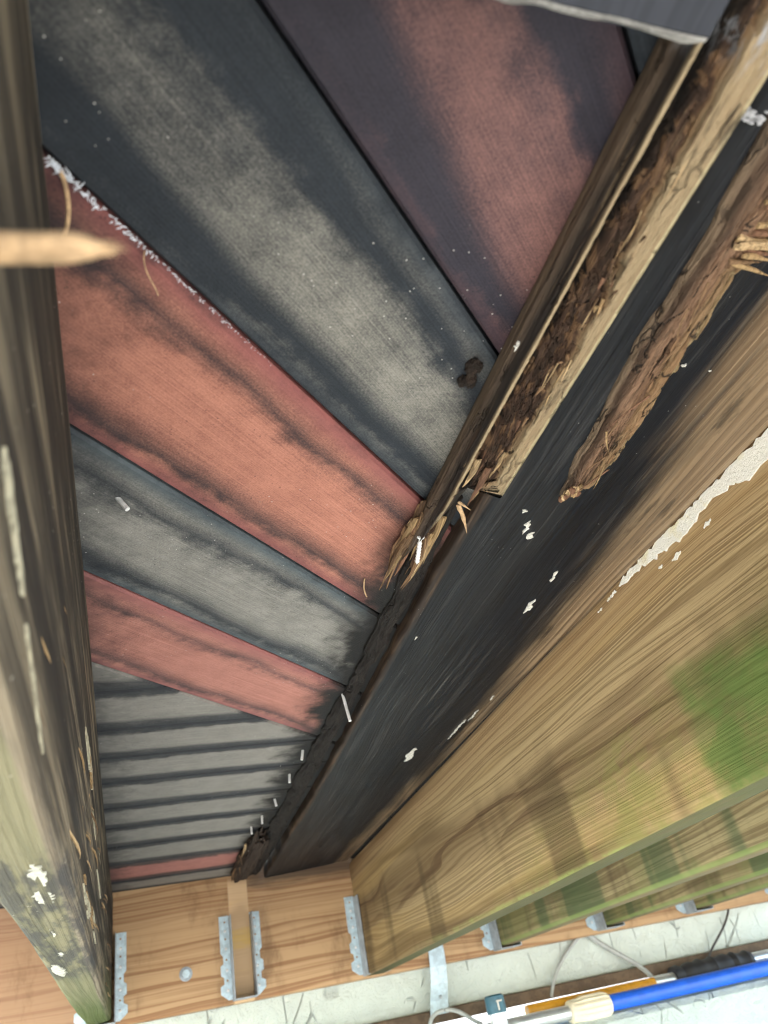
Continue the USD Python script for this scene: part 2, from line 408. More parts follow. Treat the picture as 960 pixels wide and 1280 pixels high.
MAT['rot_joist'] = rotten_material('rotten_joist_wood', [
    (0, (.13, .092, .06)), (.10, (.155, .11, .072)), (.14, (.10, .07, .048)), (.18, (.05, .038, .03)), (.25, (.035, .028, .024)),
    (.29, (.33, .25, .15)), (.325, (.40, .31, .19)), (.35, (.08, .05, .032)), (.38, (.014, .012, .010)), (.50, (.022, .016, .013)), (.56, (.085, .05, .034)),
    (.62, (.17, .10, .06)), (.68, (.33, .215, .115)), (.75, (.30, .215, .125)), (.83, (.34, .255, .15)), (.88, (.36, .28, .165)), (.905, (.48, .40, .24)), (.94, (.10, .08, .06)), (1, (.08, .07, .05))], 1.7, .75)
MAT['rot_strip'] = rotten_material('rotten_strip_wood', [
    (0, (.12, .08, .05)), (.12, (.20, .14, .09)), (.20, (.09, .055, .036)), (.34, (.26, .155, .095)), (.48, (.30, .18, .11)), (.58, (.19, .11, .068)),
    (.70, (.30, .19, .10)), (.82, (.24, .15, .08)), (.90, (.46, .36, .19)), (1, (.10, .07, .05))], 5.4, .5, .9)
MAT['rot_black'] = rotten_material('black_rot', [(0, (.016, .013, .011)), (.5, (.022, .017, .014)), (1, (.014, .012, .010))], 3.1, .12)
MAT['rot_tail'] = rotten_material('rotten_tail_wood', [(0, (.06, .04, .03)), (.5, (.12, .075, .05)), (1, (.05, .035, .025))], 8.1, .4)
for k, c in (('a', (.36, .24, .12)), ('b', (.20, .12, .065)), ('c', (.50, .35, .19)), ('d', (.10, .06, .035)), ('e', (.19, .10, .06))):
    MAT['splinter_' + k] = wood_material('splinter_wood_' + k, c, tuple(x * .45 for x in c), grain=700., stain_amt=.3, seed=ord(k) * .1, bump=.4)
MAT['fresh'] = simple('fresh_splinter_wood', (.56, .37, .20), .75, .4, 240., .5)
gp = G()
_q = gp.pos()
_a = gp.noise(_q, 40., 4, .6)
_b = gp.noise(_q, 330., 4, .7)
_c = gp.mix((.80, .78, .70), (.74, .66, .36), gp.mul(gp.step(_a, .48, .66), .6))
_c = gp.mix(_c, (.42, .33, .20), gp.mul(gp.step(_b, .62, .74), .4))
_e = gp.voro(_q, 85., 'distance_to_edge')
_c = gp.mix(_c, (.38, .31, .22), gp.mul(gp.mul(gp.step(_e, .03, .0), gp.step(_a, .5, .62)), .45))
MAT['paint'] = gp.out('peeling_paint', _c, .7, gp.bump(gp.add(_b, gp.mul(_a, .6)), .9, .002))
MAT['old_paint'] = simple('weathered_pale_wood', (.52, .48, .34), .8, .5, 160., .7)
MAT['fleck'] = simple('white_fleck', (.72, .70, .63), .7, .35, 260., .5)
MAT['mould'] = simple('pale_mould', (.62, .62, .52), .9, .4, 120., .8)
MAT['lint'] = simple('silvery_lint', (.72, .76, .82), .5, .15, 200.)
MAT['web'] = simple('dull_web', (.36, .36, .37), .8, .4, 200.)
MAT['galv'] = simple('galvanised_steel', (.58, .72, .78), .5, .28, 70., .2, metallic=.2)
MAT['galv_edge'] = simple('dull_steel_edge', (.42, .47, .50), .55, .3, 60., .15, metallic=.15)
MAT['nail'] = simple('nail_steel', (.80, .80, .78), .4, .2, 90., .1, metallic=.15)
MAT['alu'] = simple('aluminium_tube', (.70, .74, .76), .32, .12, 30., .08, metallic=.75)
MAT['cream'] = simple('cream_plastic', (.75, .68, .50), .5, .12, 30., .2)
MAT['blue'] = simple('blue_grip', (.018, .12, .66), .38, .2, 25., .1)
MAT['orange'] = simple('orange_pole', (.78, .37, .03), .4, .2, 30., .1)
MAT['black'] = simple('black_rubber', (.022, .022, .024), .6, .3, 60., .4)
MAT['teal'] = simple('teal_cap', (.03, .12, .17), .4, .3, 60., .2)
MAT['grey_tube'] = simple('grey_cable', (.42, .45, .43), .5, .2, 60., .1)
MAT['dark_wire'] = simple('dark_wire', (.06, .055, .05), .5, .2, 60., .1)
MAT['blocking'] = wood_material('blocking_wood', (.042, .045, .055), (.033, .036, .043), stain=(.02, .02, .022), grain=260., seed=6.6, bump=.15, stain_amt=.4)
MAT['worn_edge'] = simple('worn_wood_edge', (.30, .29, .27), .8, .5, 90., .5)
MAT['brown_strip'] = simple('brown_sill_wood', (.16, .11, .07), .8, .4, 40., .3)


def stucco(name, c, seed):
    g = G()
    p = g.pos()
    big = g.noise(p, 5., 4, .6)
    med = g.noise(p, 28., 5, .65, .6)
    fine = g.noise(p, 190., 4, .7)
    cr = g.voro(g.map(p, scale=(1.5, 1, .55), loc=(seed, 0, seed), rot=(0, .5, 0)), 9., 'distance_to_edge')
    crk = g.mul(g.step(cr, .018, .0), g.step(g.noise(p, 11., 3), .5, .6))
    col = g.mix(tuple(x * .9 for x in c), c, g.step(big, .35, .65))
    col = g.mix(col, tuple(x * .72 for x in c), g.mul(g.step(med, .62, .74), .5))
    col = g.mix(col, tuple(x * .5 for x in c), g.mul(crk, .6))
    h = g.add(g.add(g.mul(med, 1.2), g.mul(fine, .35)), g.mul(crk, -1.))
    return g.out(name, col, .85, g.bump(h, .9, .014))


MAT['wall'] = stucco('pale_stucco', (.68, .76, .69), 1.)
MAT['foundation'] = stucco('pale_foundation', (.54, .62, .585), 4.)
gg = G()
_p = gg.pos()
_n = gg.noise(_p, 3., 6, .65)
_n2 = gg.noise(_p, 60., 4, .7)
MAT['ground'] = gg.out('pale_gravel', gg.mix((.36, .33, .28), (.56, .53, .47), gg.step(gg.add(gg.mul(_n, .5), gg.mul(_n2, .5)), .35, .65)), .9, gg.bump(_n2, .8, .02))


# ------------------------------------------------------------------ helpers: shapes
def bevel_box(x0, x1, y0, y1, z0, z1, c=.002):
    pts = []
    for sx in (0, 1):
        for sy in (0, 1):
            for sz in (0, 1):
                X, Y, Z = (x0, x1)[sx], (y0, y1)[sy], (z0, z1)[sz]
                dx, dy, dz = ((c, -c)[sx], (c, -c)[sy], (c, -c)[sz])
                pts += [(X, Y + dy, Z + dz), (X + dx, Y, Z + dz), (X + dx, Y + dy, Z)]
    return trimesh.convex.convex_hull(np.array(pts))


def loft(rings, us, vs):
    """rings (n, k, 3) closed in k; returns (trimesh, uv). The seam and caps get their own vertices."""
    n, k, _ = rings.shape
    r = np.concatenate([rings, rings[:, :1]], 1)
    V = r.reshape(-1, 3)
    uv = np.stack(np.broadcast_arrays(us[:, None], np.append(vs, 1.)[None]), -1).reshape(-1, 2)
    idx = np.arange(n * (k + 1)).reshape(n, k + 1)
    a, b, c, d = idx[:-1, :-1].ravel(), idx[:-1, 1:].ravel(), idx[1:, 1:].ravel(), idx[1:, :-1].ravel()
    F = np.concatenate([np.stack([a, b, c], 1), np.stack([a, c, d], 1)])
    caps_v, caps_f, caps_uv, base = [], [], [], len(V)
    for e, flip in ((0, True), (n - 1, False)):
        ring = rings[e]
        caps_v += [ring, ring.mean(0)[None]]
        caps_uv += [np.stack([np.full(k, us[e]), vs], 1), [[us[e], .5]]]
        i = np.arange(k)
        f = np.stack([base + i, base + (i + 1) % k, np.full(k, base + k)], 1)
        caps_f.append(f[:, ::-1] if flip else f)
        base += k + 1
    V = np.concatenate([V] + caps_v)
    F = np.concatenate([F] + caps_f)
    uv = np.concatenate([uv] + [np.asarray(x, float) for x in caps_uv])
    m = trimesh.Trimesh(V, F, process=False)
    if m.volume < 0:
        m = trimesh.Trimesh(V, F[:, ::-1], process=False)
    return m, uv


def resample(poly, k):
    """closed polyline -> k points and their share of the length"""
    poly = np.asarray(poly, float)
    q = np.vstack([poly, poly[:1]])
    s = np.concatenate([[0], np.cumsum(np.linalg.norm(np.diff(q, axis=0), axis=1))])
    t = np.arange(k) / k * s[-1]
    return np.stack([np.interp(t, s, q[:, 0]), np.interp(t, s, q[:, 1])], 1), t / s[-1]


def timber(x0, x1, y0, y1, z0, z1, r=.004, ny=80, amp=.0012, seed=0, bow=None, k=64):
    """A sawn timber along y: rounded arrises, raised grain, slight waviness."""
    a = np.linspace(0, math.pi / 2, 5)
    pts = []
    for cx, cz, s in ((x0 + r, z1 - r, math.pi / 2), (x0 + r, z0 + r, math.pi), (x1 - r, z0 + r, 1.5 * math.pi), (x1 - r, z1 - r, 0)):
        for t in a:
            pts.append((cx + r * math.cos(s + t), cz + r * math.sin(s + t)))
    prof, vs = resample(pts, k)
    ys = np.linspace(y0, y1, ny)
    X = np.broadcast_to(prof[None, :, 0], (ny, k)).copy()
    Z = np.broadcast_to(prof[None, :, 1], (ny, k)).copy()
    Y = np.broadcast_to(ys[:, None], (ny, k))
    P = np.stack([X, Y, Z], -1)
    d = (meshkit.fbm(np.stack([X * 90, Y * 5, Z * 90], -1), 3, seed) - .5) * 2 * amp
    c = prof.mean(0)
    nrm = (prof - c) / np.linalg.norm(prof - c, axis=1, keepdims=True)
    P[..., 0] += d * nrm[None, :, 0]
    P[..., 2] += d * nrm[None, :, 1]
    if bow is not None:
        P += bow(ys)[:, None, :]
    return loft(P, ys, vs)


def shard(p0, p1, w, t, seed, sides=5, n=7):
    """A split of wood from p0 to p1, ragged and tapering to its tip."""
    r = np.random.default_rng(seed)
    p0, p1 = np.asarray(p0, float), np.asarray(p1, float)
    ax = p1 - p0
    L = np.linalg.norm(ax)
    ax = ax / L
    s = np.cross(ax, [0, 0, 1.0])
    s /= np.linalg.norm(s)
    up = np.cross(s, ax)
    rings = []
    bend = (r.random(2) - .5) * L * .08
    for i in range(n):
        q = i / (n - 1)
        taper = (1 - q ** 1.6) * .93 + .07
        if i == 0:
            taper *= .8
        c = p0 + ax * L * q + (s * bend[0] + up * bend[1]) * math.sin(q * math.pi)
        ring = []
        for j in range(sides):
            a = 2 * math.pi * j / sides + .4
            k = .72 + .5 * r.random()
            ring.append(c + s * math.cos(a) * w * .5 * taper * k + up * math.sin(a) * t * .5 * taper * k + ax * (r.random() - .5) * L * .05)
        rings.append(ring)
    m, _ = loft(np.array(rings), np.linspace(0, 1, n), np.arange(sides) / sides)
    return m


def tube(pts, r, sides=10, smooth_n=40):
    pts = np.asarray(pts, float)
    from scipy.interpolate import make_interp_spline
    s = np.concatenate([[0], np.cumsum(np.linalg.norm(np.diff(pts, axis=0), axis=1))])
    if len(pts) > 2:
        sp = make_interp_spline(s, pts, k=min(3, len(pts) - 1))
        c = sp(np.linspace(0, s[-1], smooth_n))
    else:
        c = np.linspace(pts[0], pts[1], 2)
    t = np.gradient(c, axis=0)
    t /= np.linalg.norm(t, axis=1, keepdims=True)
    ref = np.array([0, 0, 1.0]) if abs(t[0][2]) < .9 else np.array([1.0, 0, 0])
    rings = []
    for ci, ti in zip(c, t):
        a = np.cross(ti, ref)
        a /= np.linalg.norm(a)
        b = np.cross(ti, a)
        ang = np.arange(sides) / sides * 2 * math.pi
        rings.append(ci + r * (np.cos(ang)[:, None] * a + np.sin(ang)[:, None] * b))
    return loft(np.array(rings), np.linspace(0, 1, len(c)), np.arange(sides) / sides)[0]


def revolve_x(profile, y, z, sides=40):
    """profile: (x, r) pairs along x; a turned solid about the line (y, z)."""
    ang = np.arange(sides) / sides * 2 * math.pi
    rings = np.array([[(x, y + r * math.cos(a), z + r * math.sin(a)) for a in ang] for x, r in profile])
    return loft(rings, np.linspace(0, 1, len(profile)), np.arange(sides) / sides)[0]


def flake(outline, thick, place, seed=0, amp=.002):
    """A thin ragged flake from a 2-D outline (a, b); place(a, b, h) puts it on its surface with h the height off it."""
    poly = Polygon(outline).buffer(0)
    if poly.geom_type != 'Polygon':
        poly = max(poly.geoms, key=lambda q: q.area)
    ring = np.array(poly.segmentize(.006).exterior.coords)[:-1]
    ring = ring + amp * (np.random.default_rng(seed).random(ring.shape) - .5) * 2
    poly = Polygon(ring).buffer(0)
    if poly.geom_type != 'Polygon':
        poly = max(poly.geoms, key=lambda q: q.area)
    m = trimesh.creation.extrude_polygon(poly, thick, engine='earcut')
    v = np.array(m.vertices)
    return trimesh.Trimesh(np.array([place(*q) for q in v]), m.faces, process=True)


def lump(center, radii, seed, amp=.4, sub=2):
    m = trimesh.creation.icosphere(subdivisions=sub)
    v = np.array(m.vertices)
    v *= (1 - amp / 2 + amp * meshkit.fbm(v * 2.3 + seed * 7.1, 3, seed))[:, None] * 1.1
    return trimesh.Trimesh(v * np.asarray(radii) + np.asarray(center), m.faces, process=False)


# ================================================================== the setting
D, H, B = 1.944, .346, .1085           # ledger face, underside of the decking, underside of the joists
GZ = -1.0                              # ground
gm = trimesh.creation.box(extents=(400, 400, .2))
gm.apply_translation((0, 0, GZ - .1))
tag(part('ground', gm, MAT['ground']), kind='structure')

# house wall: pale render whose lower edge is rounded in, on a brown sill strip, over a foundation that steps forward
wx0, wx1, wy = -5., 7., 1.992
zz = np.concatenate([[2.4, .10], .10 - .085 * np.linspace(.1, 1, 14)])
yy = np.where(zz > .1, wy, wy + .022 * np.clip((.10 - zz) / .085, 0, 1) ** 2)
xs = np.linspace(wx0, wx1, 60)
prof = [(y, z) for y, z in zip(yy, zz)] + [(wy + .2, zz[-1]), (wy + .2, 2.4)]
rings = np.array([[(x, y, z) for y, z in prof] for x in xs])
part('house_wall', loft(rings, xs, np.arange(len(prof)) / len(prof))[0], MAT['wall'], smooth=30, label='pale greenish white rendered house wall under the ledger board', cat='wall')
part('sill_strip', bevel_box(-5, 7, wy - .004, wy + .19, -.012, zz[-1] - .001, .003), MAT['brown_strip'], label='thin brown timber strip along the foot of the rendered wall behind the poles', cat='strip')
part('foundation_wall', bevel_box(-5, 7, 1.868, wy + .2, GZ - .3, -.0655, .012), MAT['foundation'], label='pale rough foundation ledge below the blue pole', cat='foundation')

# ledger
led = thing('ledger_board', 'orange brown timber ledger board on the house wall carrying the steel hangers', 'ledger')
part('board', bevel_box(-2.2, 3.4, D, wy - .001, .098, H + .02, .003), MAT['ledger'], led)
hexa = trimesh.creation.cylinder(.0085, .008, sections=6)
hexa.apply_transform(trimesh.transformations.rotation_matrix(math.pi / 2, (1, 0, 0)))
hexa.apply_translation((.109, D - .005, .168))
wash = trimesh.creation.cylinder(.0135, .002, sections=24)
wash.apply_transform(trimesh.transformations.rotation_matrix(math.pi / 2, (1, 0, 0)))
wash.apply_translation((.109, D - .0012, .168))
bolt = part('bolt', hexa, MAT['galv'], led)
part('washer', wash, MAT['galv_edge'], bolt)

# ------------------------------------------------------------------ the decking
deck = thing('deck', 'underside of the decking of red and grey boards, straight by the house and diagonal nearer', 'decking')


def board(poly, d, v0, w, mat, label=None):
    """poly: shapely polygon in (x, y); d: direction along the board; v across starts at v0."""
    if poly.is_empty or poly.area < .0004:
        return
    n = np.array([-d[1], d[0]])
    verts, faces, k = [], [], None
    levels = [(H, .0034), (H + .0022, .0012), (H + .012, .0010), (H + .0125, .00015), (H + .026, .00015)]
    rings = []
    for z, ins in levels:
        q = poly.buffer(-ins, join_style=2)
        r = np.array(q.exterior.coords)[:-1]
        if rings and len(r) != len(rings[0]):
            return
        if rings:      # start at the nearest corner
            j = np.argmin(np.linalg.norm(r - rings[0][0, :2], axis=1))
            r = np.roll(r, -j, axis=0)
        rings.append(np.column_stack([r, np.full(len(r), z)]))
    rings = np.array(rings)
    m, _ = loft(rings, np.linspace(0, 1, len(levels)), np.arange(rings.shape[1]) / rings.shape[1])
    V = np.array(m.vertices)
    uv = np.stack([V[:, :2] @ np.array(d), (V[:, :2] @ n - v0) / w], 1)
    part('deck_board', m, MAT[mat], deck, uv=uv, label=label)


XL, XR = -1.0, .284                    # the left field of boards ends over the missing joist
y45 = .793                             # the diagonal field starts at y = x + y45
s2 = math.sqrt(.5)
straight = [.83 - .126 * k for k in range(9, 0, -1)] + [.83, .945, 1.046, 1.152, 1.279, 1.399, 1.53, 1.679, 1.836, 1.9425]
for i in range(len(straight) - 1):
    a, b = straight[i], straight[i + 1]
    # clip with y > x + y45 on the left bay side
    p = Polygon([(XL, a), (XR, a), (XR, b), (XL, b)])
    half = Polygon([(XL - 3, XL - 3 + y45), (XR + 3, XR + 3 + y45), (XR + 3, 9), (XL - 3, 9)])
    p = p.intersection(half)
    red = abs(b - 1.836) < .01
    lab = 'narrow red board next to the last board at the ledger' if red else None
    board(p, (1., 0.), a, b - a, 'red_row' if red else 'grey_row', lab)
# diagonal boards: widths as measured along the left joist
diag = [.793, .618, .439, .254, .090, -.09, -.27, -.45, -.63, -.81]
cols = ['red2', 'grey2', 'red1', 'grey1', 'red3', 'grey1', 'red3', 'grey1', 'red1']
labs = {0: 'narrow looking red board where the diagonal boards meet the straight grey ones', 1: 'grey diagonal board between two red boards', 2: 'wide orange red diagonal board beside the left joist', 3: 'wide black and grey diagonal board, stained in bands and dark almost all over', 4: 'dusky red diagonal board nearest the rotten joist'}
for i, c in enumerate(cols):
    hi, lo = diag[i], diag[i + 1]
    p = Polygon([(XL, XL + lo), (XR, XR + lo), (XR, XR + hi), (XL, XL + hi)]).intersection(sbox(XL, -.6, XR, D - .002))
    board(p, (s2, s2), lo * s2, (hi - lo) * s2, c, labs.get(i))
# beyond the wide plank the boards run on, mirrored
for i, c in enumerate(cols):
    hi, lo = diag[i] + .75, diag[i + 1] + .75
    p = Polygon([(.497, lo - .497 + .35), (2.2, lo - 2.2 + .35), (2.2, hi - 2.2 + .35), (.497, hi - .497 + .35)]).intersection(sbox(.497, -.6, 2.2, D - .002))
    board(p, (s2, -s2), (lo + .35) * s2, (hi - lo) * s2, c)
for k in range(3):
    hi, lo = diag[0] + .75 + .18 * (k + 1), diag[0] + .75 + .18 * k
    p = Polygon([(.497, lo - .497 + .35), (2.2, lo - 2.2 + .35), (2.2, hi - 2.2 + .35), (.497, hi - .497 + .35)]).intersection(sbox(.497, -.6, 2.2, D - .002))
    board(p, (s2, -s2), (lo + .35) * s2, .18 * s2, ['grey2', 'red2', 'grey1'][k])
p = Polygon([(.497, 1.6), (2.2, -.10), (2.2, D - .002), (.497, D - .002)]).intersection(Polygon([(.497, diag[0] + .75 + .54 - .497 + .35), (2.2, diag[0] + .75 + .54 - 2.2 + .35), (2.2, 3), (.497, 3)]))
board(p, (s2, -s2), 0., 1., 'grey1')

# nails that once held the boards to the rotten joist
for x, y, L, tilt in ((.246, .885, .036, .10), (.233, 1.088, .014, -.3), (.231, 1.198, .013, -.15), (.226, 1.33, .012, .2), (.219, 1.43, .014, -.1), (.208, 1.50, .013, 0.), (.222, 1.62, .018, -.3), (-.012, .478, .010, .9)):
    nl = tube([(x, y, H + .004), (x + tilt * L, y - .1 * L, H - L)], .0019, 8)
    part('nail', nl, MAT['nail'], deck)

# wide plank under the seam, black with damp
pl = thing('seam_plank', 'wide timber plank stained black, lying flat between the rotten joist and the damp joist', 'plank')
ys = np.linspace(-.5, D - .002, 150)
prof0 = [(0, .346), (0, .334), (.002, .332), (.15, .340), (.2205, .3455), (.2208, .347), (.2208, .366), (0, .366)]
pr, vs = resample(prof0, 90)
xl = np.interp(ys, [-.5, .1, .6, 1.25, 1.95], [.268, .267, .266, .283, .290])
P = np.zeros((len(ys), 90, 3))
s = pr[:, 0] / .2208
P[..., 0] = xl[:, None] + s[None] * (.4932 - xl[:, None])
P[..., 1] = ys[:, None]
P[..., 2] = pr[None, :, 1]
dn = meshkit.fbm(P * np.array([60, 5, 60]), 4, 3) - .5
P[..., 2] += np.where(pr[None, :, 1] < .350, dn * .0022, 0)
P[..., 0] += np.where(s[None] < .03, (meshkit.fbm(P * np.array([10, 28, 10]), 4, 8) - .5) * .010, 0)
m, uv = loft(P, ys, vs)
part('plank_body', m, MAT['plank'], pl, smooth=35, uv=uv)


def on_plank(a, b, h):
    return (a, b, np.interp(a, [.27, .42, .4915], [.3322, .340, .3455]) - h)


k = 0
for (px, py, L, w) in ((.409, 1.138, .075, .011), (.400, .657, .026, .0065), (.399, .594, .020, .005), (.326, .500, .022, .005), (.335, .515, .010, .006), (.312, .475, .005, .004), (.455, 1.05, .08, .003), (.462, .99, .04, .003), (.466, .93, .02, .0025), (.285, .70, .02, .0014), (.36, .305, .0025, .002), (.385, .31, .002, .002)):
    out = [(px + .5 * w * (math.cos(t)) * (.35 + 1.1 * rnd.random()) + .25 * w * math.sin(3 * t), py + .5 * L * math.sin(t) * (.6 + .7 * rnd.random())) for t in np.linspace(0, 2 * math.pi, 22)[:-1]]
    part('paint_fleck', flake(out, .0012, on_plank, k, .0009), MAT['fleck'], pl)
    k += 1

# ------------------------------------------------------------------ joists
lj = thing('timber_joist', 'weathered grey brown joist at the left edge with green algae and peeling pale streaks', 'joist')


def left_bow(y):
    return np.stack([.0015 * np.sin(y * 3.1), 0 * y, .002 * np.sin(y * 2.2 + 1)], -1)


m, uv = timber(-.0835, -.038, -.5, D - .001, B, H - .0005, .006, 260, .0032, 5, left_bow, 110)
part('joist_body', m, MAT['joist_left'], lj, smooth=40, uv=uv)


def on_left_side(a, b, h):   # a = y, b = z
    return (-.0385 + h + .0015 * math.sin(a * 3.1), a, b)


def on_left_bottom(a, b, h):  # a = y, b = x
    return (b, a, B - h + .002 * math.sin(a * 2.2 + 1) + .0012)


def streak(y0, y1, c0, c1, w, n=16):
    t = np.linspace(0, 1, n)
    wid = w * np.sin(np.pi * np.clip(t, .03, .97)) ** .6
    up = [(y0 + (y1 - y0) * q, c0 + (c1 - c0) * q + v * .5 * (.6 + .8 * rnd.random())) for q, v in zip(t, wid)]
    dn = [(y0 + (y1 - y0) * q, c0 + (c1 - c0) * q - v * .5 * (.6 + .8 * rnd.random())) for q, v in zip(t, wid)]
    return up + dn[::-1]


for i, (y0, y1, z0, z1, w) in enumerate(((.20, .262, .164, .147, .0065), (.275, .355, .142, .121, .0035), (.66, .76, .246, .249, .006), (.84, .93, .226, .222, .007), (1.0, 1.16, .205, .203, .006), (1.02, 1.10, .232, .231, .003))):
    part('peeling_flake', flake(streak(y0, y1, z0, z1, w), .0016, on_left_side, i, .0009), MAT['old_paint'], lj)
for i in range(26):
    if i % 2:
        y0, z0 = .66 + .13 * rnd.random(), .240 + .014 * rnd.random()
    else:
        y0, z0 = .70 + .26 * rnd.random(), .128 + .020 * rnd.random()
    part('torn_fibre', flake(streak(y0, y0 + .03 + .06 * rnd.random(), z0, z0 - .002 + .003 * rnd.random(), .0018 + .0026 * rnd.random(), 9), .0018, on_left_side, 130 + i, .0009), MAT['old_paint' if i % 3 else 'splinter_a'], lj)
for i, (y0, y1, x0, x1, w) in enumerate(((.50, .56, -.053, -.051, .008), (.57, .62, -.055, -.054, .010), (.93, 1.03, -.073, -.070, .009), (.72, .76, -.062, -.060, .004), (.66, .69, -.056, -.054, .004), (.85, .88, -.062, -.061, .003))):
    part('mould_patch', flake(streak(y0, y1, x0, x1, w), .0022, on_left_bottom, 40 + i, .0014), MAT['mould'], lj)
# raised slivers along the torn arris
for i in range(26):
    y0 = .25 + 1.55 * rnd.random()
    z0 = .13 + .11 * rnd.random()
    L = .03 + .07 * rnd.random()
    part('sliver', shard((-.0375, y0, z0), (-.0355 + .001 * rnd.random(), y0 + L, z0 + .004 * (rnd.random() - .5)), .0022, .0022, 300 + i, 4, 4), MAT['splinter_' + 'acb'[i % 3]], lj)

rj = thing('timber_joist', 'broad damp joist in the middle right with a green algae patch and torn white paint', 'joist')
m, uv = timber(.4926, .5381, -.5, D - .001, B, H - .0005, .003, 200, .0010, 9, lambda y: np.stack([0 * y, 0 * y, np.interp(y, [-.5, .5, 1.2, 1.944], [.007, .006, -.001, -.007]) * np.ones_like(y)], -1), 80)
part('joist_body', m, MAT['joist_right'], rj, smooth=35, uv=uv)
paint_out = [(.625, .341), (.617, .343), (.595, .3445), (.532, .3455), (.478, .345), (.438, .3445), (.376, .345), (.30, .345), (.22, .344), (.22, .318), (.329, .316), (.346, .317), (.392, .320), (.402, .316), (.419, .318), (.432, .326), (.446, .328), (.474, .3325), (.486, .327), (.498, .326), (.515, .3235), (.532, .326), (.55, .329), (.566, .330), (.580, .335), (.594, .334), (.606, .338), (.615, .337)]
paint_top = lambda a: np.interp(a, [.22, .376, .438, .478, .595, .625], [.344, .345, .3445, .345, .3445, .341])
paint_out = [(a, paint_top(a) - .74 * (paint_top(a) - b)) for a, b in paint_out]
part('paint_patch', flake(paint_out, .0022, lambda a, b, h: (.4926 - h + .0004, a, b), 3, .0024), MAT['paint'], rj, label='torn strip of thick white paint along the top of the joist')

for i, (y0, z0, L, w) in enumerate(((.632, .3395, .012, .003), (.645, .3385, .008, .002), (.52, .319, .016, .0035), (.47, .321, .012, .003), (.55, .323, .008, .002), (.665, .337, .01, .0018))):
    part('paint_flake', flake(streak(y0, y0 + L, z0, z0 - .0005, w, 8), .0012, lambda a, b, h: (.4926 - h + .0002, a, b), 60 + i, .0009), MAT['paint'], rj)

for jx, lab in ((.812, 'first of the thin looking joists beyond the broad damp joist, dark green stained'), (1.092, 'second of the joists beyond the broad damp joist, with a bright green arris'), (1.355, 'third joist beyond the broad damp joist, brown at its foot'), (1.64, 'farthest joist at the right edge of the photo')):
    o = thing('timber_joist', lab, 'joist')
    m, uv = timber(jx, jx + .0455, -.5, D - .001, B, H - .0005, .004, 60, .001, int(jx * 10), None, 48)
    part('joist_body', m, MAT['joist_far'], o, smooth=35, uv=uv)

# ------------------------------------------------------------------ rotten joist: the top thirty millimetres that are left
rot = thing('rotten_joist', 'rotted remnant of a joist hanging under the deck, hollow, split and broken off short', 'joist')


from scipy.spatial import cKDTree


def chunks(a, b, la, lb, seed):
    """Cubical rot: for points (a, b) the random value of their chunk (la by lb in size) and how near they lie to a crack."""
    r = np.random.default_rng(seed)
    A, B_ = np.asarray(a) / la, np.asarray(b) / lb
    w_ = np.stack([A, B_, 0 * A], -1)
    A = A + 1.1 * (meshkit.fbm(w_ * .9, 3, seed) - .5)
    B_ = B_ + 1.1 * (meshkit.fbm(w_ * .9 + 9, 3, seed + 1) - .5)
    lo, hi = (A.min() - 1, B_.min() - 1), (A.max() + 1, B_.max() + 1)
    n_ = int((hi[0] - lo[0]) * (hi[1] - lo[1]))
    pts_ = r.random((n_, 2)) * (hi[0] - lo[0], hi[1] - lo[1]) + lo
    d_, i_ = cKDTree(pts_).query(np.stack([A, B_], -1).reshape(-1, 2), k=2)
    return r.random(n_)[i_[:, 0]].reshape(A.shape), (d_[:, 1] - d_[:, 0]).reshape(A.shape)


NY, K1, K2, K3 = 620, 30, 110, 10
t = np.linspace(0, 1, NY)
P, vs = [], []
v_face = np.linspace(0, .29, K1)
v_bot = np.linspace(.30, .90, K2)
v_right = np.linspace(.91, 1., K3)
vs = np.concatenate([v_face, v_bot, v_right])
K = K1 + K2 + K3
end = np.interp(vs, [0, .14, .22, .30, .45, .6, .9, 1.], [.53, .545, .49, .425, .40, .41, .425, .44])
end = end + .02 * (meshkit.noise(np.stack([vs * 60, 0 * vs, 0 * vs], -1), 4) - .5) + .012 * (meshkit.noise(np.stack([vs * 170, 0 * vs, 0 * vs], -1), 5) - .5)
Y = -.10 + t[:, None] * (end[None] + .10)
X = np.zeros((NY, K))
Z = np.zeros((NY, K))
f = v_face / .29
# left face: an outer slab, a step back, a set-back layer with its shade coloured in, then the pale lip
fx = np.interp(f, [0, .02, .48, .52, .60, .9, 1.], [.2275, .2265, .2235, .2245, .2275, .2262, .2250])
fz = np.interp(f, [0, .02, .48, .52, .60, .9, 1.], [.3465, .3455, .3315, .3295, .3290, .3180, .3145])
X[:, :K1], Z[:, :K1] = fx, fz
sb = (v_bot - .30) / .60
Yb = Y[:, K1:K1 + K2]
X[:, K1:K1 + K2] = .2250 + sb * (.2680 - .2250)
wide = np.interp(Yb, [0, .2, .4], [.50, .40, .26])           # the hollow channel
q = np.broadcast_to(sb, Yb.shape)
edge_n = (meshkit.fbm(np.stack([q * 6, Yb * 45, 0 * q], -1), 4, 21) - .5)
lip = 1 - np.clip((q - .050 - .03 * edge_n) / .018, 0, 1)
floor = np.clip((q - wide - .30 * edge_n) / .035, 0, 1)
step2 = np.clip((q - np.interp(Yb, [0, .14, .25, .42], [.60, .62, .70, .76]) - .30 * edge_n) / .018, 0, 1)
zb = .3375 - .0235 * lip - .0125 * floor - .0085 * step2
cv, cd = chunks(q * .043, Yb, .0036, .024, 5)
cv2, cd2 = chunks(q * .043, Yb, .0015, .0075, 6)
crumb = (meshkit.fbm(np.stack([q * 16, Yb * 70, 0 * q], -1), 4, 31) - .5)
fibre = (meshkit.fbm(np.stack([q * 55, Yb * 14, 0 * q], -1), 3, 32) - .5)
calm = step2
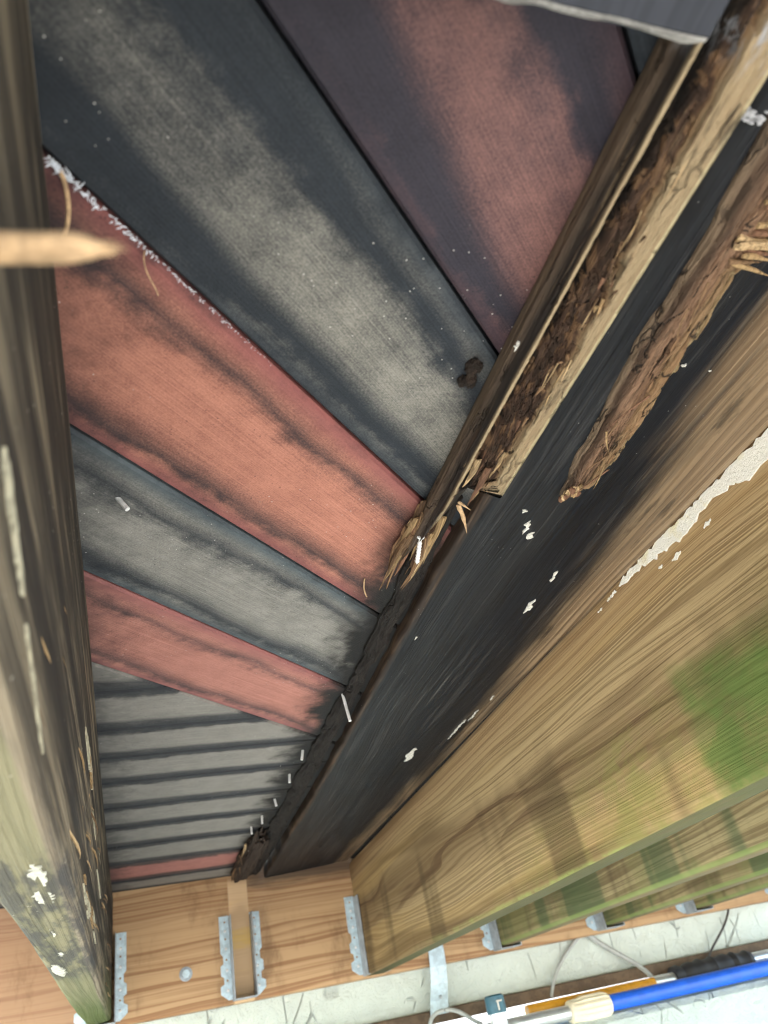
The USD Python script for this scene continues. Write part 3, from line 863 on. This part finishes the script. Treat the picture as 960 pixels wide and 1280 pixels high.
zb = zb + (1 - lip) * (1 - .93 * calm) * (crumb * .006 + fibre * .004 + (cv - .5) * .0075 + (cv2 - .5) * .0032 + .003 * np.exp(-(cd / .12) ** 2))
Z[:, K1:K1 + K2] = zb
fr = np.linspace(0, 1, K3)
X[:, K1 + K2:] = np.interp(fr, [0, .1, 1], [.2682, .2688, .2680])
Z[:, K1 + K2:] = np.interp(fr, [0, .1, 1], [.3160, .3180, .3465])
nf = meshkit.fbm(np.stack([X * 300, Y * 16, Z * 300], -1), 4, 12) - .5
X[:, :K1] += nf[:, :K1] * .0034 * np.clip(f * 6, 0, 1)
Z[:, :K1] += nf[:, :K1] * .002 * np.clip(f * 6, 0, 1)
# the remnant leans a little as it nears the open end
P = np.stack([X, Y, Z], -1)
m, uv = loft(P, t, vs)
cu = np.full((NY, K + 1), .5)
cu[:, K1:K1 + K2] = .5 + (.6 * (cv - .5) + .7 * (cv2 - .5)) * (1 - lip) * (1 - .8 * calm)
uv[:NY * (K + 1), 0] = cu.ravel()
vv = uv[:NY * (K + 1), 1].reshape(NY, K + 1)
vv[:, K1:K1 + K2] = np.where(q > .955, .905, .325 * lip + (1 - lip) * (.395 + .175 * floor * (1 - step2) + .44 * step2 - .06 * step2 * (fibre > .06)))
uv[NY * (K + 1):, 0] = .5
body = part('joist_shell', m, MAT['rot_joist'], rot, smooth=50, uv=uv)

for i in range(46):            # torn fibres at the far end of the outer slab
    z = .331 + .013 * rnd.random()
    x = .217 + .026 * rnd.random()
    y0 = .47 + .05 * rnd.random()
    L = .035 + .055 * rnd.random()
    part('splinter', shard((x, y0, z), (x + .006 * (rnd.random() - .4), y0 + L, z - .004 * rnd.random()), .0045 + .004 * rnd.random(), .003 + .002 * rnd.random(), 500 + i), MAT['splinter_' + 'abcbdeab'[i % 8]], rot)
for i in range(16):            # and of the hollow core
    x = .229 + .036 * rnd.random()
    z = .319 + .012 * rnd.random()
    y0 = .375 + .03 * rnd.random()
    part('splinter', shard((x, y0, z), (x + .004 * (rnd.random() - .5), y0 + .025 + .03 * rnd.random(), z + .002), .004 + .003 * rnd.random(), .003, 600 + i), MAT['splinter_' + 'aebc'[i % 4]], rot)
for i in range(26):            # crumbs and loose fibres inside the hollow
    y = .13 + .26 * rnd.random()
    x = .2475 + .012 * rnd.random() - .018 * max(0, y - .28)
    L = .004 + .009 * rnd.random()
    part('crumb', shard((x, y, .3225 - .007 * rnd.random()), (x + .004 * (rnd.random() - .5), y + L, .3215 - .006 * rnd.random()), .0015 + .003 * rnd.random(), .002, 700 + i, 5, 5), MAT['splinter_' + 'bedebdab'[i % 8]], rot)
for i in range(12):
    y = .12 + .24 * rnd.random()
    x = .2465 + .013 * rnd.random()
    z = .3155 + .004 * rnd.random()
    L = .010 + .02 * rnd.random()
    part('fibre', shard((x, y, z), (x + .003 * (rnd.random() - .5), y + L, z - .002 * rnd.random()), .0014, .0012, 800 + i, 4, 4), MAT['splinter_' + 'cabc'[i % 4]], rot)
part('pale_chip', trimesh.util.concatenate([shard((.249, .466, .333), (.262, .490, .322), .005, .0025, 77), shard((.247, .462, .333), (.258, .466, .328), .003, .002, 78)]), MAT['fresh'], rot, label='pale broken chip sticking out of the split end')
part('chip', trimesh.util.concatenate([shard((.2225, .286, .3265), (.2205, .2915, .3225), .0022, .0018, 79), shard((.2215, .2885, .3245), (.218, .2865, .3225), .0018, .0016, 80)]), MAT['fleck'], rot)
# the screw left in the torn end
scr = []
for j in range(14):
    a = j / 13
    scr.append((.008 + .024 * a, .0022 if j % 2 else .0014))
sm = revolve_x([(0, .0034), (.002, .0034), (.003, .0016)] + scr + [(.036, .0003)], 0, 0, 14)
sm.apply_transform(trimesh.geometry.align_vectors((1, 0, 0), (.12, .75, -.15)))
sm.apply_translation((.228, .505, .330))
part('screw', sm, MAT['nail'], rot)

# second rotten strip, stuck under the wide plank
st = thing('rotten_strip', 'cracked brown strip of rotten wood clinging to the black plank', 'wood strip')
NY, KB, KS = 520, 120, 10
t = np.linspace(0, 1, NY)
vs = np.concatenate([np.linspace(0, .1, KS), np.linspace(.11, .9, KB), np.linspace(.91, 1, KS)])
K = len(vs)
end = .447 + .014 * (meshkit.noise(np.stack([vs * 40, 0 * vs, 0 * vs], -1), 14) - .5) - .016 * vs
Y = .02 + t[:, None] * (end[None] - .02)
sx = np.clip((vs - .1) / .8, 0, 1)
xa = np.interp(Y, [.02, .10, .15, .22, .29, .35, .455], [.275, .288, .2985, .307, .3085, .318, .333]) + .004 * (meshkit.noise(np.stack([0 * Y, Y * 60, 0 * Y], -1), 41) - .5)
xb = np.interp(Y, [.02, .10, .15, .185, .205, .222, .24, .30, .44], [.380, .368, .360, .354, .347, .336, .340, .348, .357]) + .004 * (meshkit.noise(np.stack([0 * Y, Y * 70, 0 * Y + 5], -1), 43) - .5)
X = xa + (xb - xa) * sx
hump = np.sin(np.pi * np.clip(sx, .02, .98)) ** .35
thick = np.interp(Y, [.02, .15, .25, .455], [.018, .015, .012, .0095])
qn = np.broadcast_to(sx, Y.shape)
cr = meshkit.fbm(np.stack([qn * 9 + Y * 22, Y * 34, 0 * Y], -1), 4, 51)
crack = np.exp(-((np.abs(meshkit.noise(np.stack([qn * 3.1 + Y * 5, Y * 7, 0 * Y + 2], -1), 52) - .5)) / .035) ** 2)
fib = meshkit.fbm(np.stack([qn * 40, Y * 14, 0 * Y], -1), 3, 53) - .5
top = np.interp(X, [.27, .42, .4915], [.334, .342, .3475])
cv, cd = chunks(X - .10 * Y, Y, .0085, .060, 15)
cv2, cd2 = chunks(X - .10 * Y, Y, .0016, .018, 16)
rough = np.clip((Y - .16) / .05, 0, 1)
splits = 0
for c0, sd in ((.22, 1), (.47, 2), (.73, 3)):
    wv = meshkit.fbm(np.stack([0 * Y, Y * 14, 0 * Y + sd], -1), 3, 60 + sd) - .5
    on = np.clip((meshkit.noise(np.stack([0 * Y, Y * 11, 0 * Y + sd], -1), 70 + sd) - .35) * 5, 0, 1)
    splits = splits + on * np.exp(-((sx - c0 - .25 * wv) / .022) ** 2)
flat = np.clip(np.minimum(sx, 1 - sx) / .028, 0, 1) ** .35
left_edge = 1 - np.clip((sx - .10 - .1 * fib) / .03, 0, 1)
Z = top - flat * (thick * (.80 + .22 * cr + .26 * (cv - .5)) - .0045 * left_edge - .0075 * splits + fib * .0022 + (cv2 - .5) * .0024 * rough)
Z[:, :KS] = top[:, :KS] - (1 - np.linspace(1, 0, KS)[None]) * .35 * thick[:, :KS]
Z[:, -KS:] = top[:, -KS:] - np.linspace(1, 0, KS)[None] * .5 * thick[:, -KS:]
m, uv = loft(np.stack([X, Y, Z], -1), t, vs)
uv[:NY * (K + 1), 0] = np.clip(np.concatenate([.5 * cv + .6 * cv2 - .05 - .7 * splits, cv[:, :1]], 1), .02, .98).ravel()
uv[NY * (K + 1):, 0] = .5
part('strip_body', m, MAT['rot_strip'], st, smooth=50, uv=uv)
for i in range(16):
    x = .332 + .018 * rnd.random()
    part('end_crumb', lump((x, .440 + .009 * rnd.random() - .6 * (x - .332), .3295 - .003 * rnd.random()), (.0022, .0035, .0022), 900 + i, .9, 1), MAT['splinter_' + 'eace'[i % 4]], st)
for i in range(22):            # fibres torn sideways at the open end
    y = .150 + .065 * rnd.random()
    part('splinter', shard((.318 + .008 * rnd.random(), y, .318 + .006 * rnd.random()), (.338 + .016 * rnd.random(), y - .006 + .010 * rnd.random(), .316 + .006 * rnd.random()), .0045, .0028, 930 + i), MAT['splinter_' + 'acbea'[i % 5]], st)
for i in range(9):
    y = .20 + .22 * rnd.random()
    x0 = np.interp(y, [.2, .29, .45], [.308, .312, .334])
    part('fibre', shard((x0 + .024 * rnd.random(), y, .3215), (x0 + .024 * rnd.random(), y + .02 + .02 * rnd.random(), .3205), .0022, .0016, 960 + i, 4, 4), MAT['splinter_' + 'baeb'[i % 4]], st)

# black crust left on the boards where the joist has gone
cs = thing('rot_crust', 'ragged black crust of rotted wood along the board ends, running to the ledger', 'rotten wood')
NY, K = 420, 34
t = np.linspace(0, 1, NY)
ys = .47 + t * 1.46
q = np.linspace(0, 1, K)
c0 = np.interp(ys, [.47, .8, 1.2, 1.93], [.236, .245, .243, .238])
c1 = np.interp(ys, [.47, .6, 1.25, 1.93], [.258, .260, .272, .276])
Yg = np.broadcast_to(ys[:, None], (NY, K))
Xg = c0[:, None] + q[None] * (c1 - c0)[:, None] + .012 * (meshkit.fbm(np.stack([0 * Yg + q[None] * 1.5, Yg * 30, 0 * Yg], -1), 4, 61) - .5)
hz = (.002 + .010 * meshkit.fbm(np.stack([q[None] * 5 + 0 * Yg, Yg * 22, 0 * Yg], -1), 4, 62)) * np.sin(np.pi * np.clip(q, .05, .95))[None] ** .5
bot = np.stack([Xg, Yg, H - .0005 - hz], -1)
topr = np.stack([Xg[:, ::-1], Yg, np.full_like(Yg, H + .001)], -1)
P = np.concatenate([bot, topr], 1)
m, uv = loft(P, ys, np.linspace(0, 1, 2 * K))
uv[:, 0] = .5
part('crust_body', m, MAT['rot_black'], cs, smooth=50, uv=uv)
tl = thing('joist_stub', 'small crumbling brown stub of the rotten joist above the empty hanger', 'wood stub')
part('stub_body', lump((.228, 1.72, .334), (.020, .20, .014), 71, 1.0, 4), MAT['rot_tail'], tl)
for i in range(14):
    x = .205 + .04 * rnd.random()
    y = 1.53 + .3 * rnd.random()
    part('splinter', shard((x, y, .334), (x + .014 * (rnd.random() - .5), y + .09 * rnd.random() + .03, .318 + .012 * rnd.random()), .006, .005, 1100 + i), MAT['splinter_' + 'bdcbd'[i % 5]], tl)

# blocking across the bay at the top of the view
bl = thing('blocking', 'dark grey timber blocking crossing the top edge, with a worn pale arris', 'blocking')
bp = [(-.02, .302), (.100, .302), (.1045, .3065), (.106, .3465), (-.02, .3465)]
xsb = np.linspace(-.03, .2195, 60)
R_ = np.array([[(x, y, z) for y, z in bp[:2]] + [(x, y, z) for y, z in bp[2:]] for x in xsb])
part('block_body', loft(R_, xsb, np.arange(5) / 5)[0], MAT['blocking'], bl)
e = []
for x in xsb:
    j = .0012 * (meshkit.noise(np.array([x * 90, 0, 0]), 5) - .5)
    e.append([(x, .1012 + 2 * j, .3024), (x, .1023, .3028), (x, .1043 + 2 * j, .3052), (x, .1032, .3062), (x, .1005, .3033)])
part('worn_arris', loft(np.array(e), xsb, np.arange(5) / 5)[0], MAT['worn_edge'], bl)


# ------------------------------------------------------------------ joist hangers
def flange(xa, sgn, z0=.106, z1=.266):
    """Nailing flange on the ledger; sgn -1 to the left of the joist. Its outer edge is notched."""
    w = .025
    prof = [(0, z0), (.010, z0), (w, z0 + .012), (w, z0 + .026), (w - .008, z0 + .030), (w - .008, z0 + .042), (w - .002, z0 + .046), (w - .002, z0 + .064), (w - .008, z0 + .068), (w - .008, z0 + .082), (w - .003, z0 + .088), (w - .003, z1), (0, z1)]
    pg = Polygon([(a * sgn, b) for a, b in prof])
    for zc in (z0 + .036, z0 + .075, z0 + .115, z1 - .012):
        pg = pg.difference(Polygon([(sgn * .010 + .0022 * math.cos(a), zc + .0022 * math.sin(a)) for a in np.linspace(0, 2 * math.pi, 11)[:-1]]))
    m = trimesh.creation.extrude_polygon(pg, .0016, engine='earcut')
    v = np.array(m.vertices)
    return trimesh.Trimesh(np.column_stack([xa + v[:, 0], D - .0006 - v[:, 2], v[:, 1]]), m.faces if True else None, process=True)


def hanger(x0, x1, label, sides=(-1, 1), seat=True):
    o = thing('joist_hanger', label, 'joist hanger', None)
    for s_ in sides:
        xa = x0 if s_ < 0 else x1
        part('flange', flange(xa, s_), MAT['galv'], o)
        part('side_plate', bevel_box(min(xa, xa + s_ * .0016), max(xa, xa + s_ * .0016), D - .048, D - .0005, .104, .262, .0003), MAT['galv_edge'], o)
        for zc in (.124, .161, .202, .236):
            nl = trimesh.creation.icosphere(subdivisions=2, radius=.0030)
            nl.apply_scale((1, .45, 1))
            nl.apply_translation((xa + s_ * .010, D - .0024, zc))
            part('nail', nl, MAT['nail'], o)
    if seat:
        part('seat', bevel_box(x0 - .0016, x1 + .0016, D - .048, D - .0005, .1024, .104, .0003), MAT['galv_edge'], o)
    return o


hanger(-.0845, -.0325, 'steel joist hanger at the foot of the weathered left joist')
hanger(.2045, .2495, 'empty steel joist hanger with two flanges, its joist rotted away')
hanger(.4905, .5395, 'steel joist hanger holding the broad damp joist')
for x, lab in ((.812, 'first steel joist hanger to the right of the broad damp joist'), (1.092, 'second steel joist hanger beyond the damp joist, grey tubes below it'), (1.355, 'third steel joist hanger beyond the damp joist, above the black grip'), (1.64, 'farthest steel joist hanger at the right edge')):
    hanger(x - .002, x + .0475, lab)

# flat strap on the wall
sp = thing('metal_strap', 'flat galvanised strap hanging from the ledger onto the pale wall', 'strap')
path = [(D - .003, .20), (D - .0035, .12), (D - .004, .095), (D + .006, .06), (D + .022, .03), (D + .03, .004)]
Rg = []
for j, (y, z) in enumerate(path):
    xc = .668 - .010 * j / 5
    w = .018 + .004 * (j / 5)
    Rg.append([(xc - w, y - .002, z), (xc + w, y - .002, z), (xc + w, y, z), (xc - w, y, z)])
part('strap_body', loft(np.array(Rg), np.arange(6) / 5, np.arange(4) / 4)[0], MAT['galv'], sp)
sc = trimesh.creation.icosphere(subdivisions=2, radius=.004)
sc.apply_translation((.6615, D + .010, .036))
part('screw', sc, MAT['galv_edge'], sp)

# ------------------------------------------------------------------ poles on the foundation ledge
po = thing('extension_pole', 'telescopic aluminium pole with a blue grip and cream collar on the foundation ledge', 'pole')
yp, zp = 1.893, -.044
part('tube', revolve_x([(.30, 0.001), (.30, .0145), (.94, .0145), (.94, .001)], yp, zp, 32), MAT['alu'], po, smooth=40)
ribs = []
ang = np.arange(96) / 96 * 2 * math.pi
for x, r in ((.932, .012), (.932, .0195), (.936, .0225), (.962, .0235), (.968, .0252), (1.020, .0252), (1.028, .0232), (1.034, .021), (1.034, .010)):
    rr = r + (.0012 * np.sign(np.sin(ang * 14)) if .0226 < r else 0)
    ribs.append(np.stack([np.full(96, x), yp + rr * np.cos(ang), zp + rr * np.sin(ang)], 1))
part('collar', loft(np.array(ribs), np.linspace(0, 1, 9), np.arange(96) / 96)[0], MAT['cream'], po, smooth=30)
part('grip', revolve_x([(1.030, .001), (1.030, .0165), (2.3, .0172), (2.3, .001)], yp, zp, 40), MAT['blue'], po, smooth=40)
p2 = thing('handle_pole', 'second pole behind the blue one, orange with a silver band and a black grip', 'pole')
y2, z2 = 1.955, -.026
part('shaft', revolve_x([(.86, .001), (.86, .0125), (1.205, .0135), (1.205, .001)], y2, z2, 28), MAT['orange'], p2, smooth=40)
part('ferrule', revolve_x([(1.204, .001), (1.204, .0145), (1.262, .0145), (1.262, .001)], y2, z2, 28), MAT['alu'], p2, smooth=40)
bx = [(1.262, .001)] + [(1.262 + .235 * i / 18, .0215 + .003 * math.sin(i * 2.3) + (.003 if 3 < i < 15 else 0)) for i in range(19)] + [(1.497, .001)]
part('grip', revolve_x(bx, y2, z2 + .004, 28), MAT['black'], p2, smooth=40)
part('end_tube', revolve_x([(1.496, .001), (1.496, .016), (2.2, .016), (2.2, .001)], y2, z2 + .003, 28), MAT['alu'], p2, smooth=40)
pp = thing('capped_pipe', 'short upright pipe with a dark teal cap in front of the aluminium pole', 'pipe')
part('pipe', tube([(.727, 1.835, GZ - .02), (.739, 1.835, -.012)], .0185, 28), MAT['alu'], pp, smooth=40)
cap = trimesh.creation.revolve(np.array([(0.0, .034), (.017, .034), (.0205, .031), (.0215, .0), (.0190, .0), (0.0, .0)]), sections=32)
cap.apply_translation((.7393, 1.835, -.016))
part('cap', cap, MAT['teal'], pp, smooth=30)
part('cap_mark', trimesh.util.concatenate([bevel_box(.7355, .7385, 1.8125, 1.8140, -.011, .006, .0004), bevel_box(.7340, .7470, 1.8125, 1.8140, .004, .007, .0004)]), MAT['fleck'], pp)

# cables and tubes on the wall
for nm, pts, r, mt, lab in (
        ('cable', [(1.075, D + .035, .112), (1.03, D + .040, .085), (.97, D + .040, .035), (.945, D + .045, -.01)], .0042, 'grey_tube', 'pale grey cable running down and left from the second small hanger'),
        ('cable', [(1.075, D + .035, .110), (1.12, D + .040, .07), (1.18, D + .040, .028), (1.225, D + .045, -.012)], .0058, 'grey_tube', 'pale grey cable running down and right from the second small hanger'),
        ('wire', [(1.515, D + .03, .135), (1.51, D + .033, .105), (1.488, D + .035, .075), (1.43, D + .035, .03), (1.395, D + .03, .005)], .0028, 'dark_wire', 'dark thin wire dropping to the black grip'),
        ('hose_loop', [(.615, 1.925, -.02), (.628, 1.925, .004), (.652, 1.925, .010), (.685, 1.925, .002), (.712, 1.925, -.016), (.735, 1.925, -.03)], .0042, 'grey_tube', 'thin grey hose loop at the lower end of the strap')):
    part(nm, tube(pts, r, 10), MAT[mt], None, smooth=40, label=lab, cat=nm.split('_')[0])

# ------------------------------------------------------------------ loose bits
sl = [(-.046, .124, .158), (-.020, .121, .1555), (-.0025, .114, .150)]
sps = []
for j, q in enumerate(np.linspace(0, 1, 14)):
    c_ = np.array((-.052, .1205, .1515)) * (1 - q) + np.array((-.0060, .1155, .1515)) * q
    r_ = (.0040 - .0004 * q) * (1 if j < 12 else (.8 if j == 12 else .35))
    sps.append([c_ + r_ * np.array((.5 * math.sin(3 * a_ + 1) * (j > 10), math.cos(a_), math.sin(a_))) * (.88 + .16 * math.sin(2.3 * a_ + .3) + .05 * math.sin(q * 9 + 2 * a_)) for a_ in np.arange(9) / 9 * 2 * math.pi])
torn = [shard((-.014 - .008 * rnd.random(), .1160 + .0006 * rnd.random(), .1515 + .0052 * (rnd.random() - .5)), (-.004 + .003 * rnd.random(), .1150, .1515 + .0056 * (rnd.random() - .5)), .0022, .0022, 1900 + j, 5, 5) for j in range(7)]
part('splinter', trimesh.util.concatenate([loft(np.array(sps), np.linspace(0, 1, 14), np.arange(9) / 9)[0]] + torn), MAT['fresh'], None, smooth=50, label='out of focus pale wooden splinter poking in from the left', cat='splinter')
ln = thing('lint_tuft', 'silvery fluff caught in the joint between the red board and the black grey board', 'lint')
for i in range(260):
    q = rnd.random() ** 1.7
    x = -.036 + .115 * q + .003 * rnd.random()
    y = x + diag[3] + .0025 * (rnd.random() - .5) + (.003 if q < .3 else 0) * (rnd.random() - .5)
    z = H - .0022 * rnd.random()
    a_ = rnd.random() * 6.28
    L_ = (.0008 + .0022 * rnd.random()) * (1.25 - q)
    part('lint_fleck', shard((x, y, z), (x + L_ * math.cos(a_), y + L_ * math.sin(a_), z - L_ * .4 * rnd.random()), (.0004 + .0008 * rnd.random()) * (1.3 - q), .0005, 1300 + i, 4, 4), MAT['lint'], ln)
for nm, pts, r, lab in (('plant_fibre', [(-.031, .223, .345), (-.028, .236, .336), (-.031, .250, .334), (-.040, .262, .337)], .0011, 'curled straw coloured fibre hanging beside the silvery fluff'),
                        ('plant_fibre', [(.006, .262, .345), (.0065, .268, .339), (.010, .276, .338), (.013, .285, .3395)], .00035, 'fine pale hair on the wide red board'),
                        ('plant_fibre', [(.205, .600, .3445), (.207, .612, .343), (.214, .630, .342)], .0007, 'short straw lying on the red board near the broken joist')):
    part(nm, tube(pts, r, 6, 24), MAT['fresh'], None, label=lab, cat='fibre')
fw = thing('cobweb_tuft', 'small silvery web bridging the rotten joist and the cracked strip', 'mould')
for i in range(34):
    x = .262 + .026 * rnd.random()
    y = .135 + .008 * (rnd.random() - .5)
    part('web_fleck', lump((x, y, .322 + .003 * rnd.random()), (.0006 + .0018 * rnd.random(), .0005 + .001 * rnd.random(), .0006), 1600 + i, 1.0, 1), MAT['web'], fw)
dd = thing('dust_clump', 'dark fluffy clump of dirt at the corner where two boards meet the rotten joist', 'dirt')
for i in range(14):
    part('clump', lump((.208 + .010 * rnd.random(), .322 + .022 * rnd.random(), H - .003 * rnd.random()), (.003, .004, .003), 1700 + i, 1.0, 2), MAT['rot_black'] if i % 3 else MAT['rot_tail'], dd)
